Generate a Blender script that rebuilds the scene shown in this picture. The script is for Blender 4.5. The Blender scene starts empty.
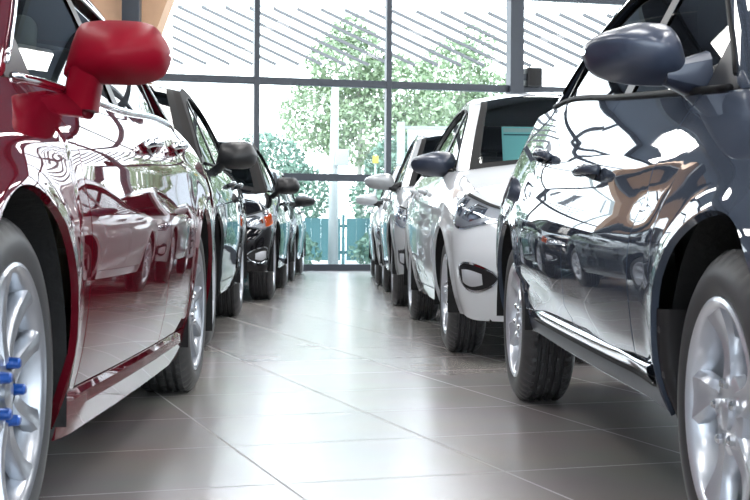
import bpy, bmesh, math, random
from math import sin, cos, pi, sqrt, radians as R
from mathutils import Vector, Matrix

C = bpy.context.scene.collection
random.seed(7)

# ------------------------------------------------------------------ helpers
def pchip(pts):
    xs = [p[0] for p in pts]; ys = [p[1] for p in pts]; n = len(xs)
    h = [xs[i+1]-xs[i] for i in range(n-1)]
    d = [(ys[i+1]-ys[i])/h[i] for i in range(n-1)]
    m = [0.0]*n
    m[0] = d[0]; m[-1] = d[-1]
    for i in range(1, n-1):
        if d[i-1]*d[i] > 0:
            w1 = 2*h[i]+h[i-1]; w2 = h[i]+2*h[i-1]
            m[i] = (w1+w2)/(w1/d[i-1]+w2/d[i])
    def f(x):
        if x <= xs[0]: return ys[0]
        if x >= xs[-1]: return ys[-1]
        i = 0
        while x > xs[i+1]: i += 1
        t = (x-xs[i])/h[i]
        return ((1+2*t)*(1-t)**2*ys[i] + t*(1-t)**2*h[i]*m[i] +
                t*t*(3-2*t)*ys[i+1] + t*t*(t-1)*h[i]*m[i+1])
    return f

def lerp(a, b, t): return a+(b-a)*t
def sm(t):
    t = max(0.0, min(1.0, t)); return t*t*(3-2*t)

def link(o, parent=None):
    C.objects.link(o)
    if parent is not None: o.parent = parent
    return o

def mk(name, verts, faces, mat, parent=None, smooth=True, flat_angle=None):
    me = bpy.data.meshes.new(name)
    me.from_pydata([tuple(v) for v in verts], [], faces)
    me.update()
    if smooth: me.polygons.foreach_set('use_smooth', [True]*len(me.polygons))
    if mat: me.materials.append(mat)
    if flat_angle is not None:
        bm = bmesh.new(); bm.from_mesh(me)
        for e in bm.edges:
            if len(e.link_faces) == 2 and e.calc_face_angle(0) > flat_angle: e.smooth = False
        bm.to_mesh(me); bm.free()
    return link(bpy.data.objects.new(name, me), parent)

def mkbm(name, bm, mat, parent=None, smooth=True, angle=R(35)):
    bmesh.ops.recalc_face_normals(bm, faces=bm.faces)
    me = bpy.data.meshes.new(name)
    for f in bm.faces: f.smooth = smooth
    for e in bm.edges:
        if len(e.link_faces) == 2 and e.calc_face_angle(0) > angle: e.smooth = False
    bm.to_mesh(me); bm.free()
    if mat: me.materials.append(mat)
    return link(bpy.data.objects.new(name, me), parent)

def empty(name, loc=(0,0,0), rz=0.0):
    o = bpy.data.objects.new(name, None); o.empty_display_size = .2
    o.location = loc; o.rotation_euler = (0,0,rz)
    return link(o)

def tag(o, label=None, cat=None, group=None, kind=None):
    if label: o['label'] = label
    if cat: o['category'] = cat
    if group: o['group'] = group
    if kind: o['kind'] = kind
    return o

def add_box(bm, x0, x1, y0, y1, z0, z1, bev=0.0, M=None):
    r = bmesh.ops.create_cube(bm, size=1.0)
    vs = r['verts']
    for v in vs:
        v.co = Vector((lerp(x0,x1,v.co.x+.5), lerp(y0,y1,v.co.y+.5), lerp(z0,z1,v.co.z+.5)))
    if bev > 0:
        es = list({e for v in vs for e in v.link_edges})
        rr = bmesh.ops.bevel(bm, geom=es, offset=bev, segments=3, affect='EDGES', profile=.5)
        vs = list({v for f in rr['faces'] for v in f.verts} | {v for v in vs if v.is_valid})
    if M is not None:
        bmesh.ops.transform(bm, matrix=M, verts=vs)
    return vs

def boxobj(name, x0, x1, y0, y1, z0, z1, mat, parent=None, bev=0.0, M=None):
    bm = bmesh.new(); add_box(bm, x0, x1, y0, y1, z0, z1, bev, M)
    return mkbm(name, bm, mat, parent, smooth=bev > 0)

def tube_mesh(pts, rad, n=8, closed=False):
    """verts, faces of a tube along pts; rad number or list"""
    V = []; F = []; m = len(pts)
    P = [Vector(p) for p in pts]
    up = Vector((0,0,1))
    vert_ok = all(abs((P[i+1]-P[i]).normalized().z) < .93 for i in range(m-1))
    for i in range(m):
        a = P[(i-1) % m] if (closed or i > 0) else P[i]
        b = P[(i+1) % m] if (closed or i < m-1) else P[i]
        t = (b-a).normalized()
        s = t.cross(up if vert_ok else Vector((0,1,0)))
        if s.length < 1e-3: s = t.cross(Vector((1,0,0)))
        s.normalize(); u = s.cross(t).normalized()
        r = rad[i] if isinstance(rad, (list, tuple)) else rad
        for k in range(n):
            an = 2*pi*k/n
            V.append(P[i] + s*r*cos(an) + u*r*sin(an))
    for i in range(m if closed else m-1):
        j = (i+1) % m
        for k in range(n):
            F.append((i*n+k, i*n+(k+1) % n, j*n+(k+1) % n, j*n+k))
    if not closed:
        F.append(tuple(range(n-1, -1, -1))); F.append(tuple((m-1)*n+k for k in range(n)))
    return V, F

def lathe(profile, n, rfun=None, closed=False):
    """profile: list of (radius, x); axis = x"""
    V = []; F = []; m = len(profile)
    for k in range(n):
        a = 2*pi*k/n
        for i, (r, x) in enumerate(profile):
            rr = r if rfun is None else rfun(i, k, r)
            V.append((x, rr*cos(a), rr*sin(a)))
    for k in range(n):
        k2 = (k+1) % n
        for i in range(m if closed else m-1):
            i2 = (i+1) % m
            F.append((k*m+i, k*m+i2, k2*m+i2, k2*m+i))
    return V, F

# ------------------------------------------------------------------ materials
def newmat(name):
    m = bpy.data.materials.new(name); m.use_nodes = True
    return m, m.node_tree.nodes, m.node_tree.links, m.node_tree.nodes['Principled BSDF']

def pbr(name, col, rough=.5, metal=0.0, coat=0.0, coat_r=.03, spec=.5, noise=0.0, nscale=40.0, bump=0.0):
    m, N, L, b = newmat(name)
    b.inputs['Base Color'].default_value = (*col, 1)
    b.inputs['Roughness'].default_value = rough
    b.inputs['Metallic'].default_value = metal
    b.inputs['Coat Weight'].default_value = coat
    b.inputs['Coat Roughness'].default_value = coat_r
    b.inputs['Specular IOR Level'].default_value = spec
    if noise or bump:
        tc = N.new('ShaderNodeTexCoord'); nz = N.new('ShaderNodeTexNoise')
        nz.inputs['Scale'].default_value = nscale; nz.inputs['Detail'].default_value = 3
        L.new(tc.outputs['Object'], nz.inputs['Vector'])
        if noise:
            mx = N.new('ShaderNodeMix'); mx.data_type = 'RGBA'
            mx.inputs['A'].default_value = (*[c*(1-noise) for c in col], 1)
            mx.inputs['B'].default_value = (*[min(1, c*(1+noise)) for c in col], 1)
            L.new(nz.outputs['Fac'], mx.inputs['Factor']); L.new(mx.outputs['Result'], b.inputs['Base Color'])
        if bump:
            bp = N.new('ShaderNodeBump'); bp.inputs['Strength'].default_value = bump
            bp.inputs['Distance'].default_value = .01
            L.new(nz.outputs['Fac'], bp.inputs['Height']); L.new(bp.outputs['Normal'], b.inputs['Normal'])
    return m

def paint(name, col, metal=.4, rough=.35, flake=.06):
    return pbr(name, col, rough, metal, 1.0, .015, 0.0, noise=flake, nscale=900)

def thin_glass(name, tint, refl=1.0, rough=0.0, ior=1.5):
    m, N, L, b = newmat(name)
    N.remove(b)
    out = N['Material Output']
    tr = N.new('ShaderNodeBsdfTransparent'); tr.inputs['Color'].default_value = (*tint, 1)
    gl = N.new('ShaderNodeBsdfGlossy'); gl.inputs['Roughness'].default_value = rough
    fr = N.new('ShaderNodeFresnel'); fr.inputs['IOR'].default_value = ior
    mu = N.new('ShaderNodeMath'); mu.operation = 'MULTIPLY'; mu.inputs[1].default_value = refl
    mx = N.new('ShaderNodeMixShader')
    L.new(fr.outputs[0], mu.inputs[0]); L.new(mu.outputs[0], mx.inputs['Fac'])
    L.new(tr.outputs[0], mx.inputs[1]); L.new(gl.outputs[0], mx.inputs[2])
    L.new(mx.outputs[0], out.inputs['Surface'])
    return m

def emit(name, col, s):
    m, N, L, b = newmat(name)
    b.inputs['Base Color'].default_value = (*col, 1)
    b.inputs['Emission Color'].default_value = (*col, 1)
    b.inputs['Emission Strength'].default_value = s
    return m

M = {}
M['red'] = paint('red_paint', (.090,.003,.009), .0, .4)
M['red_mirror'] = pbr('red_mirror_paint', (.19,.0015,.011), .45, .0, .04, .25, .12)
M['pillar'] = pbr('matt_black_pillar', (.018,.016,.016), .75, 0, 0, .1, .15)
M['grey'] = paint('blue_grey_paint', (.060,.074,.102), .0, .4)
M['sillgrey'] = pbr('satin_sill_grey', (.055,.065,.09), .42, 0, 0, .1, .3)
M['greymir'] = pbr('blue_grey_satin', (.045,.056,.088), .36, .2, .35, .15)
M['white'] = paint('white_paint', (.80,.83,.86), .0, .4, .01)
M['silver'] = paint('silver_paint', (.46,.48,.50), .0, .32)
M['dark'] = paint('graphite_paint', (.040,.045,.050), .0, .4)
M['black'] = paint('black_paint', (.008,.008,.010), .0, .3)
M['green'] = paint('grey_green_paint', (.10,.13,.125), .0, .4)
M['pale'] = paint('pale_silver_paint', (.62,.65,.68), .0, .35)
M['plastic'] = pbr('black_plastic', (.012,.012,.014), .45)
M['liner'] = pbr('arch_liner', (.006,.006,.007), .8, bump=.3, nscale=60)
M['seal'] = pbr('rubber_seal', (.008,.008,.009), .6, 0, 0, .1, .15)
M['chrome'] = pbr('chrome', (.85,.87,.90), .07, 1.0)
M['satin'] = pbr('satin_metal', (.70,.72,.75), .25, 1.0)
M['alloy'] = pbr('alloy_silver', (.66,.69,.75), .30, .55, .6, .06)
M['alloy_red'] = pbr('alloy_grey', (.34,.36,.40), .30, .75, .5, .06)
M['disc'] = pbr('brake_steel', (.14,.14,.145), .4, .9)
M['barrel'] = pbr('rim_barrel', (.10,.105,.115), .45, .8)
M['blue'] = pbr('blue_anodised', (.010,.075,.34), .3, .4, .5)
M['glass'] = thin_glass('car_glass', (.36,.46,.44), 1.0)
M['clear'] = thin_glass('clear_car_glass', (.80,.86,.85), 1.0)
M['dglass'] = thin_glass('tinted_car_glass', (.14,.18,.18), 1.0)
M['lens'] = thin_glass('lamp_lens', (.92,.94,.96), 1.0)
M['mirrorglass'] = pbr('mirror_glass', (.8,.82,.85), .03, 1.0)
M['lamp'] = pbr('lamp_reflector', (.75,.78,.82), .12, 1.0)
M['lampd'] = pbr('lamp_housing', (.58,.60,.64), .3, .25)
M['amber'] = pbr('amber_lens', (.75,.12,.02), .15, 0, 1.0)
M['tail'] = pbr('red_lens', (.35,.01,.01), .12, 0, 1.0)
M['interior'] = pbr('dark_cabin', (.018,.018,.02), .7)
M['seat'] = pbr('seat_fabric', (.035,.035,.038), .85, bump=.2, nscale=200)
M['beige'] = pbr('beige_seat', (.35,.29,.22), .7)

def tire_mat():
    m, N, L, b = newmat('tyre_rubber')
    b.inputs['Base Color'].default_value = (.052,.053,.056,1)
    b.inputs['Roughness'].default_value = .48
    return m
M['tire'] = tire_mat()

# ------------------------------------------------------------------ wheels (mesh data is shared)
def tire_data(r, rr, w, nseg=192):
    h = r-rr
    pf = [(rr, -.014), (rr+.012, -.004), (rr+.30*h, 0.0), (rr+.55*h, -.002), (r-.026, -.010), (r-.012, -.020), (r-.004, -.030), (r-.002, -.034)]
    tw = w-.068
    n = 4; gw = .012
    blk = (tw-n*gw)/(n+1)
    x = -.034
    for i in range(n+1):
        pf.append((r, x-.002)); pf.append((r, x-blk+.002))
        x -= blk
        if i < n:
            pf.append((r-.011, x-.001)); pf.append((r-.011, x-gw+.001)); x -= gw
    k = len(pf)
    pf += [(r-.002, -w+.034), (r-.004, -w+.030), (r-.012, -w+.02), (r-.03, -w+.008), (rr+.4*h, -w), (rr, -w+.014)]
    def rf(i, s, rad):
        # lateral tread slots on the shoulder and block ribs
        if rad > r-.0255 and i > 3:
            on_rib = rad > r-.0035
            sh = (i in (5, 6, 7, 8)) or (i in (k, k+1, k+2, k-1))
            ph = s % 4
            if sh and ph == 0: return rad-.007
            if on_rib and not sh and (s+(i//4)*2) % 6 == 0: return rad-.005
        if 2 <= i <= 3 and False: return rad
        return rad
    return lathe(pf, nseg, rf)

def rim_data(rr, w, style):
    """spokes + lip + hub, outer face around x=-.01"""
    V = []; F = []
    def add(vf):
        o = len(V); V.extend(vf[0]); F.extend([tuple(i+o for i in f) for f in vf[1]])
    ri = rr-.018
    add(lathe([(rr+.004,-.020),(rr+.003,-.006),(rr-.004,-.003),(rr-.012,-.006),(ri,-.014),(ri-.004,-.03),(ri-.012,-.06),(ri-.014,-w+.03),(rr-.002,-w+.012)], 96))
    if style == 'five':
        ns = 5; twin = 0
    elif style == 'twin':
        ns = 5; twin = 1
    else:
        ns = 6; twin = 0
    nt = 14
    rh = .052
    for s in range(ns):
        base = 2*pi*s/ns + (R(90) if style != 'twin' else R(54))
        subs = (0,) if not twin else (-1, 1)
        for sb in subs:
            secs = []
            for i in range(nt+1):
                t = i/nt
                rad = lerp(rh, ri+.004, t)
                if style == 'five':
                    ang = base + .34*sin(t*pi*.5)*1.0*t*0.55
                    hw = lerp(.030, .022, sm(t*2)) + .034*sm((t-.30)/.7)**1.3
                    ds = 0
                elif style == 'twin':
                    ang = base; hw = lerp(.020, .021, t)+.012*sm((t-.82)/.18)
                    ds = sb*lerp(.022, .062, t**.9)
                else:
                    ang = base; hw = lerp(.034, .022, sm(t*1.5))+.022*sm((t-.6)/.4); ds = 0
                fx = lerp(-.022, -.010, t) - .014*sin(pi*t)*.8
                th = lerp(.036, .026, t)
                er = Vector((0, cos(ang), sin(ang))); et = Vector((0, -sin(ang), cos(ang)))
                c = er*rad + et*ds
                prof = [(-1, -th), (-1, -.010), (-.72, 0), (-.25, .0015 if style != 'five' else -.004), (.25, .0015 if style != 'five' else -.004), (.72, 0), (1, -.010), (1, -th)]
                secs.append([c + et*hw*a + Vector((fx+b, 0, 0)) for a, b in prof])
            o = len(V); n = len(secs[0])
            for sc in secs: V.extend(sc)
            for i in range(nt):
                for k in range(n):
                    k2 = (k+1) % n
                    F.append((o+i*n+k, o+i*n+k2, o+(i+1)*n+k2, o+(i+1)*n+k))
    # hub with centre cap
    add(lathe([(.0001,-.014),(.024,-.015),(.028,-.018),(.029,-.026),(.036,-.027),(.062,-.024),(.074,-.030),(.078,-.05),(.06,-.07)], 48))
    return V, F

def lug_data(long=False):
    L_ = .024 if long else .014
    return lathe([(.0001, L_), (.007, L_), (.0105, L_-.004), (.0115, 0.0), (.0115, -.012)], 6 if not long else 12)

def me_from(name, vf, mat, ang=R(40)):
    me = bpy.data.meshes.new(name)
    me.from_pydata([tuple(v) for v in vf[0]], [], vf[1]); me.update()
    bm = bmesh.new(); bm.from_mesh(me)
    bmesh.ops.recalc_face_normals(bm, faces=bm.faces)
    for f in bm.faces: f.smooth = True
    for e in bm.edges:
        if len(e.link_faces) == 2 and e.calc_face_angle(0) > ang: e.smooth = False
    bm.to_mesh(me); bm.free()
    me.materials.append(mat)
    return me

_wheel_cache = {}
def wheel_set(style, r, rr, w, rimmat, blue, hi):
    k = (style, r, rr, w, rimmat, blue, hi)
    if k not in _wheel_cache:
        _wheel_cache[k] = dict(
            tire=me_from('wheel', tire_data(r, rr, w, 192 if hi else 96), M['tire'], R(30)),
            rim=me_from('rim', rim_data(rr, w, style), M[rimmat], R(38)),
            disc=me_from('brake_disc', lathe([(.0001,-.075),(.08,-.075),(.085,-.095),(rr*.80,-.095),(rr*.80,-.12),(.05,-.12),(.0001,-.12)], 48), M['disc']),
            back=me_from('wheel_back', lathe([(.0001,-w*.72),(rr-.02,-w*.72)], 48), M['barrel']),
            lug=me_from('lug_nut', lug_data(blue), M['blue' if blue else 'satin'], R(25)))
    return _wheel_cache[k]

def put_wheel(car, side, x, y, r, ws, rot, blue):
    t = bpy.data.objects.new('wheel', ws['tire']); link(t, car)
    t.location = (side*x, y, r)
    t.rotation_euler = (rot, 0, 0 if side > 0 else pi)
    for n, k in (('rim','rim'), ('brake_disc','disc'), ('rim_barrel','back')):
        link(bpy.data.objects.new(n, ws[k]), t)
    for i in range(5):
        a = 2*pi*i/5 + R(18)
        o = link(bpy.data.objects.new('lug_nut', ws['lug']), t)
        o.location = (-.026 if not blue else -.024, .056*cos(a), .056*sin(a))
        if blue and i == 0: pass
    return t

# ------------------------------------------------------------------ car builder
PROF = pchip([(.12,-.11),(.2,-.070),(.3,-.034),(.42,-.012),(.55,-.002),(.66,0),(.74,-.006),(.82,-.020),(.88,-.040),(.94,-.070),(1.0,-.115)])
PROF3 = pchip([(.12,-.11),(.2,-.070),(.3,-.034),(.42,-.012),(.55,-.002),(.66,0),(.74,-.008),(.82,-.030),(.88,-.056),(.94,-.096),(1.0,-.152)])
PROF2 = pchip([(.12,-.12),(.2,-.090),(.26,-.055),(.31,-.034),(.42,-.012),(.55,-.001),(.62,-.004),(.70,-.022),(.77,-.050),(.85,-.085),(.92,-.120),(1.0,-.168)])
DEF = dict(prof=None, sillr=None, pillar=None, W=.88, WB=2.6, r=.31, rr=.20, tw=.20, R=.365, sill=.23, fo=.85, ro=.90, nf=2.7, nr=3.0, zfb=.20, zrb=.27,
           top=[(-.42,.80),(.25,.93),(1.0,.955),(2.0,.985),(2.6,1.0),(3.0,.98)], zfc=.70, zrc=.92,
           cowl=.22, deck=2.95, yrf=.95, yrr=2.5, roof=[(.22,.93),(.55,1.18),(.95,1.40),(1.5,1.46),(2.1,1.42),(2.5,1.32),(2.95,.99)],
           t=.40, yd=(.50,1.33), paint='silver', mirror_mat=None, rim='five', rimmat='alloy', blue=False, hi=False,
           rec=[(.15,.10),(.22,.03),(.35,0),(.5,0),(.6,.03),(.7,.085),(.8,.17),(.95,.32)],
           rrec=[(.2,.08),(.35,.01),(.5,0),(.65,.02),(.8,.06),(.95,.10),(1.1,.16)],
           crease=None, mirror='swept', mirror_y=.66, glass='glass', handle='paint', handles=None, trim='chrome',
           skirt=None, moulding=False, mudflap=False, lamps=True, turn=None, seats='seat', wrot=(0.2,0.9), inset=.022, plan=.022, rows=26)

def make_car(name, label, loc, rz, group=None, **kw):
    s = dict(DEF); s.update(kw)
    class O: pass
    c = O(); c.__dict__.update(s)
    car = empty(name, loc, rz); tag(car, label, 'car', group)
    P = M[c.paint]
    y0f = -(c.R+.055); y0r = c.WB+c.R+.055; ym = c.WB*.5
    top = pchip(c.top); rec = pchip(c.rec); rrec = pchip(c.rrec)
    yd0, yd1 = c.yd; yd2 = c.WB-c.R-.032
    zw = c.r
    def zhi(p):
        if p < y0f: return lerp(top(y0f), c.zfc, sm((y0f-p)*1.0)**.8)
        if p > y0r: return lerp(top(y0r), c.zrc, sm((p-y0r)))
        return top(p)
    def sup(u, n):
        s45 = .5**(1/n)
        if u < .5:
            a = u/.5*s45; return a, (1-a**n)**(1/n)
        b = (1-u)/.5*s45
        return (1-b**n)**(1/n), b
    def xs(y, z, zh):
        ze = z if z < .5 else .5+(z-.5)*.5/max(.08, zh-.5)
        x = c.W + (c.prof or PROF)(ze) - c.plan*((y-ym)/ym)**2
        for yc in (0, c.WB):
            q = sqrt((y-yc)**2+(max(z, zw)-zw)**2)
            x += .010*math.exp(-((q-c.R)/.035)**2)
        if c.crease: x += c.crease(y, z)
        return x
    def surf(p, z, off=0.0):
        zh = zhi(p)
        if p < y0f:
            a, b = sup(min(1, y0f-p), c.nf)
            y = y0f-(y0f+c.fo-rec(z))*a
            v = Vector((xs(y0f, z, zh)*b, y, z))
        elif p > y0r:
            a, b = sup(min(1, p-y0r), c.nr)
            y = y0r+(c.ro-(y0r-c.WB)-rrec(z))*a
            v = Vector((xs(y0r, z, zh)*b, y, z))
        else:
            v = Vector((xs(p, z, zh), p, z))
        if off:
            e = .004
            pa, pb = p-e, p+e
            if p-e < y0f-1: pa = p
            if p+e > y0r+1: pb = p
            n = (surf(pb, z)-surf(pa, z)).cross(surf(p, min(z+e, zh))-surf(p, z-e))
            if n.length > 1e-9: v = v+n.normalized()*off
        return v
    def zlo(p):
        if p < y0f: return lerp(c.sill, c.zfb, sm((y0f-p)*3))
        if p > y0r: return lerp(c.sillr or c.sill, c.zrb, sm((p-y0r)*3))
        for yc in (0, c.WB):
            d = abs(p-yc)
            if d <= c.R+1e-5: return zw+sqrt(max(0, c.R**2-d*d))
        return lerp(c.sill, c.sillr or c.sill, max(0, min(1, (p-c.R)/(c.WB-2*c.R))))
    # columns
    cols = [y0f-1+i/22 for i in range(23)]
    cols += [y0r+i/22 for i in range(23)]
    for yc in (0, c.WB):
        for i in range(37):
            cols.append(yc-c.R*cos(pi*i/36))
        cols += [yc-c.R-.003, yc+c.R+.003]
    seams = [yd0, yd1, yd2]
    for y in seams: cols += [y-.003, y+.003]
    cols += [c.cowl, c.deck]
    cols.sort()
    cc = [cols[0]]
    keep = set()
    for y in cols[1:]:
        if y-cc[-1] > .0025: cc.append(y)
    cols = []
    for a, b in zip(cc, cc[1:]):
        cols.append(a)
        if a >= y0f-1e-6 and b <= y0r+1e-6 and b-a > .06:
            n = int((b-a)/.05)+1
            for i in range(1, n): cols.append(lerp(a, b, i/n))
    cols.append(cc[-1])
    NR = c.rows
    grid = []
    for p in cols:
        lo, hi = zlo(p), zhi(p)
        zd = lo+min(.075, .2*(hi-lo))
        zz = [lerp(lo, zd, r/4) for r in range(5)] + [lerp(zd+.005, hi, sm_row(r/(NR-5))) for r in range(NR-4)]
        grid.append([surf(p, z) for z in zz])
    nrow = len(grid[0])
    sets = {'body': [], 'front_door': [], 'rear_door': []}
    for i in range(len(cols)-1):
        pm = (cols[i]+cols[i+1])/2; w = cols[i+1]-cols[i]
        isseam = any(abs(pm-y) < .0035 for y in seams) and w < .0065
        door = None
        if yd0 < pm < yd1: door = 'front_door'
        elif yd1 < pm < yd2: door = 'rear_door'
        for r in range(nrow-1):
            if isseam and r >= 4: continue
            if door and r == 4: continue
            sets[door if (door and r >= 5) else 'body'].append((i, r))
    def patch(nm, cells, sides, mat, parent):
        bm = bmesh.new()
        for sd in sides:
            ix = {}
            def g(i, r):
                if (i, r) not in ix:
                    v = grid[i][r]; ix[i, r] = bm.verts.new((v.x*sd, v.y, v.z))
                return ix[i, r]
            for i, r in cells:
                q = [g(i, r), g(i+1, r), g(i+1, r+1), g(i, r+1)]
                if sd < 0: q.reverse()
                try: bm.faces.new(q)
                except ValueError: pass
        bmesh.ops.remove_doubles(bm, verts=bm.verts, dist=2e-4)
        bm.normal_update()
        be = [e for e in bm.edges if len(e.link_faces) == 1 and any(abs(v.co.x) > .01 for v in e.verts)]
        nrm = {v: v.normal.copy() for v in bm.verts}
        for e in be: e.smooth = False
        src = {tuple(v.co): v.normal.copy() for e in be for v in e.verts}
        ret = bmesh.ops.extrude_edge_only(bm, edges=be)
        for v in [x for x in ret['geom'] if isinstance(x, bmesh.types.BMVert)]:
            n = src.get(tuple(v.co))
            if n is not None: v.co = v.co - n*.016
        for f in bm.faces: f.smooth = True
        me = bpy.data.meshes.new(nm); bm.to_mesh(me); bm.free(); me.materials.append(mat)
        return link(bpy.data.objects.new(nm, me), parent)
    body = patch('body', sets['body'], (1, -1), P, car)
    doors = {}
    for sd in (1, -1):
        doors[sd, 0] = patch('front_door', sets['front_door'], (sd,), P, car)
        doors[sd, 1] = patch('rear_door', sets['rear_door'], (sd,), P, car)
    # dark frame behind the door gaps
    V = []; F = []
    for sd in (1, -1):
        sel = [i for i, p in enumerate(cols) if yd0-.04 < p < yd2+.02]
        o = len(V)
        for i in sel:
            for v in grid[i]: V.append((sd*(v.x-.024), v.y, v.z-.004))
        for a in range(len(sel)-1):
            for r in range(nrow-1):
                F.append((o+a*nrow+r, o+(a+1)*nrow+r, o+(a+1)*nrow+r+1, o+a*nrow+r+1))
    mk('door_frame', V, F, M['seal'], car)
    # underbody and wheel-arch liners
    bm = bmesh.new()
    add_box(bm, -(c.W-.34), c.W-.34, -c.fo+.20, c.WB+c.ro-.2, .19, .28)
    add_box(bm, -(c.W-.16), c.W-.16, c.R+.06, c.WB-c.R-.06, c.sill+.01, c.sill+.06)
    add_box(bm, -(c.W-.2), c.W-.2, -c.fo+.16, y0f+.02, c.zfb-.01, c.zfb+.05)
    add_box(bm, -(c.W-.2), c.W-.2, y0r-.02, c.WB+c.ro-.16, c.zrb-.02, c.zrb+.05)
    mkbm('underbody', bm, M['liner'], car, smooth=False)
    for yc in (0, c.WB):
        for sd in (1, -1):
            sl_ = (c.sillr or c.sill)+.004
            pts = [(-1, sl_)] + [(-cos(pi*i/24), None, sin(pi*i/24)) for i in range(25)] + [(1, sl_)]
            V = []; F = []; o = 0; ring = []
            Rl = c.R+.006
            for q in pts:
                if len(q) == 2: ring.append((yc+q[0]*Rl, q[1]-.0))
                else: ring.append((yc+q[0]*Rl, zw+Rl*q[2]))
            xo = xs(yc, zw+c.R, zhi(yc))-.014; xi = c.W-.36
            for y, z in ring: V.append((sd*xo, y, z)); V.append((sd*xi, y, z))
            n = len(ring)
            for i in range(n-1): F.append((o+2*i, o+2*i+1, o+2*i+3, o+2*i+2))
            F.append(tuple(o+2*i+1 for i in range(n)))
            mk('wheel_arch_liner', V, F, M['liner'], car, smooth=True, flat_angle=R(50))
    # hood and trunk lid
    def lid(nm, sel, front):
        V = []; F = []; m = 24
        n = len(sel)
        for k, i in enumerate(sel):
            e = grid[i][-1]; p = cols[i]
            for j in range(m+1):
                u = 1-2*j/m
                xe = max(0, e.x-.006)
                cr = .055*min(1, xe/.6)
                bl = 0
                if front: bl = sm((e.y-y0f)/(c.cowl-y0f))
                else: bl = sm((y0r-e.y)/max(.05, y0r-c.deck))
                bow = .13*bl*(1-u*u)*(-1 if front else .6)
                # faint power-dome creases
                V.append((xe*u, e.y+bow, e.z-.003+cr*(1-abs(u)**2.4) + .006*(sm((.62-abs(u))/.08) if xe > .45 else 0)))
        for k in range(n-1):
            for j in range(m):
                F.append((k*(m+1)+j, k*(m+1)+j+1, (k+1)*(m+1)+j+1, (k+1)*(m+1)+j))
        o = mk(nm, V, F, P, car)
        bm = bmesh.new(); bm.from_mesh(o.data)
        bmesh.ops.remove_doubles(bm, verts=bm.verts, dist=1e-4)
        bmesh.ops.recalc_face_normals(bm, faces=bm.faces)
        if sum(f.normal.z for f in bm.faces) < 0: bmesh.ops.reverse_faces(bm, faces=bm.faces)
        bm.to_mesh(o.data); bm.free()
        return o
    lid('hood', [i for i, p in enumerate(cols) if p <= c.cowl+1e-4], True)
    lid('trunk_lid', [i for i, p in enumerate(cols) if p >= c.deck-1e-4], False)
    # ---------------- greenhouse
    rail = pchip(c.roof)
    def xbelt(y): return surf(y, zhi(y)).x-.010
    def xg(y, z):
        h = max(0, z-zhi(y)); return xbelt(y)-c.t*h-.10*h*h
    K = 64
    ys = []
    for i in range(K+1):
        ys.append(lerp(c.cowl, c.deck, i/K))
    ys = sorted(set(ys) | {c.yrf, c.yrr})
    RL = [Vector((xg(y, rail(y)), y, rail(y))) for y in ys]
    for k in (0, len(ys)-1):
        RL[k] = Vector((xbelt(ys[k]), ys[k], zhi(ys[k])))
    IN = []
    for k, p in enumerate(RL):
        a = RL[max(0, k-1)]; b = RL[min(len(RL)-1, k+1)]
        ty, tz = b.y-a.y, b.z-a.z; l = sqrt(ty*ty+tz*tz)
        ny, nz = tz/l, -ty/l       # points inside (down/back)
        wd = .062
        y, z = p.y+ny*wd, p.z+nz*wd
        IN.append((y, max(z, zhi(y)+.002)))
    inz_pts = []
    for y, z in IN:
        if not inz_pts or y > inz_pts[-1][0]+.004: inz_pts.append((y, z))
    inz = pchip(inz_pts)
    V = []; F = []
    for sd in (1, -1):
        o = len(V)
        for k, p in enumerate(RL):
            y, z = IN[k]; xi = xg(y, z)
            ymid, zmid = lerp(p.y, y, .5), lerp(p.z, z, .5)
            V += [(sd*(p.x-.004), p.y, p.z), (sd*(xg(ymid, zmid)+.007), ymid, zmid), (sd*(xi+.004), y, z), (sd*(xi-.03), y, z)]
        for k in range(len(RL)-1):
            for j in range(3):
                F.append((o+4*k+j, o+4*k+j+1, o+4*(k+1)+j+1, o+4*(k+1)+j))
    mk('window_frame', V, F, M[c.pillar] if c.pillar else P, car, flat_angle=R(50))
    # across: windshield, roof, back window
    NU = 28
    def cross(k, u):
        p = RL[k]; y = p.y
        f = sm((y-c.yrf)/(ym+.3-c.yrf)) if y < ym+.3 else 1-sm((y-(ym+.3))/max(.1, c.yrr-(ym+.3)))
        if y < c.yrf: bow = -lerp(.13, .10, (y-c.cowl)/(c.yrf-c.cowl))
        elif y > c.yrr: bow = .075
        else:
            bow = (-.10*(1-f)) if y < ym+.3 else .075*(1-f)
        cr = .052
        return Vector((p.x*u, p.y+bow*(1-u*u), p.z+cr*(1-abs(u)**2.2)))
    Gv = [[cross(k, 1-2*j/NU) for j in range(NU+1)] for k in range(len(RL))]
    parts = {'front_pillar': [], 'roof': [], 'windshield': [], 'windshield_seal': [], 'back_window': []}
    kf = ys.index(c.yrf); kr = ys.index(c.yrr)
    for k in range(len(RL)-1):
        for j in range(NU):
            u = abs(1-2*(j+.5)/NU)
            if k < kf:
                if u > .93: nm = 'front_pillar' if c.pillar else 'roof'
                elif u > .89 or k == 0 or k >= kf-1: nm = 'windshield_seal'
                else: nm = 'windshield'
            elif k >= kr:
                nm = 'roof' if u > .86 else 'back_window'
            else: nm = 'roof'
            parts[nm].append((k, j))
    parts['front_pillar#'] = [q for q in parts['front_pillar'] if q[1] > NU/2]; parts['front_pillar'] = [q for q in parts['front_pillar'] if q[1] < NU/2]
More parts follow.
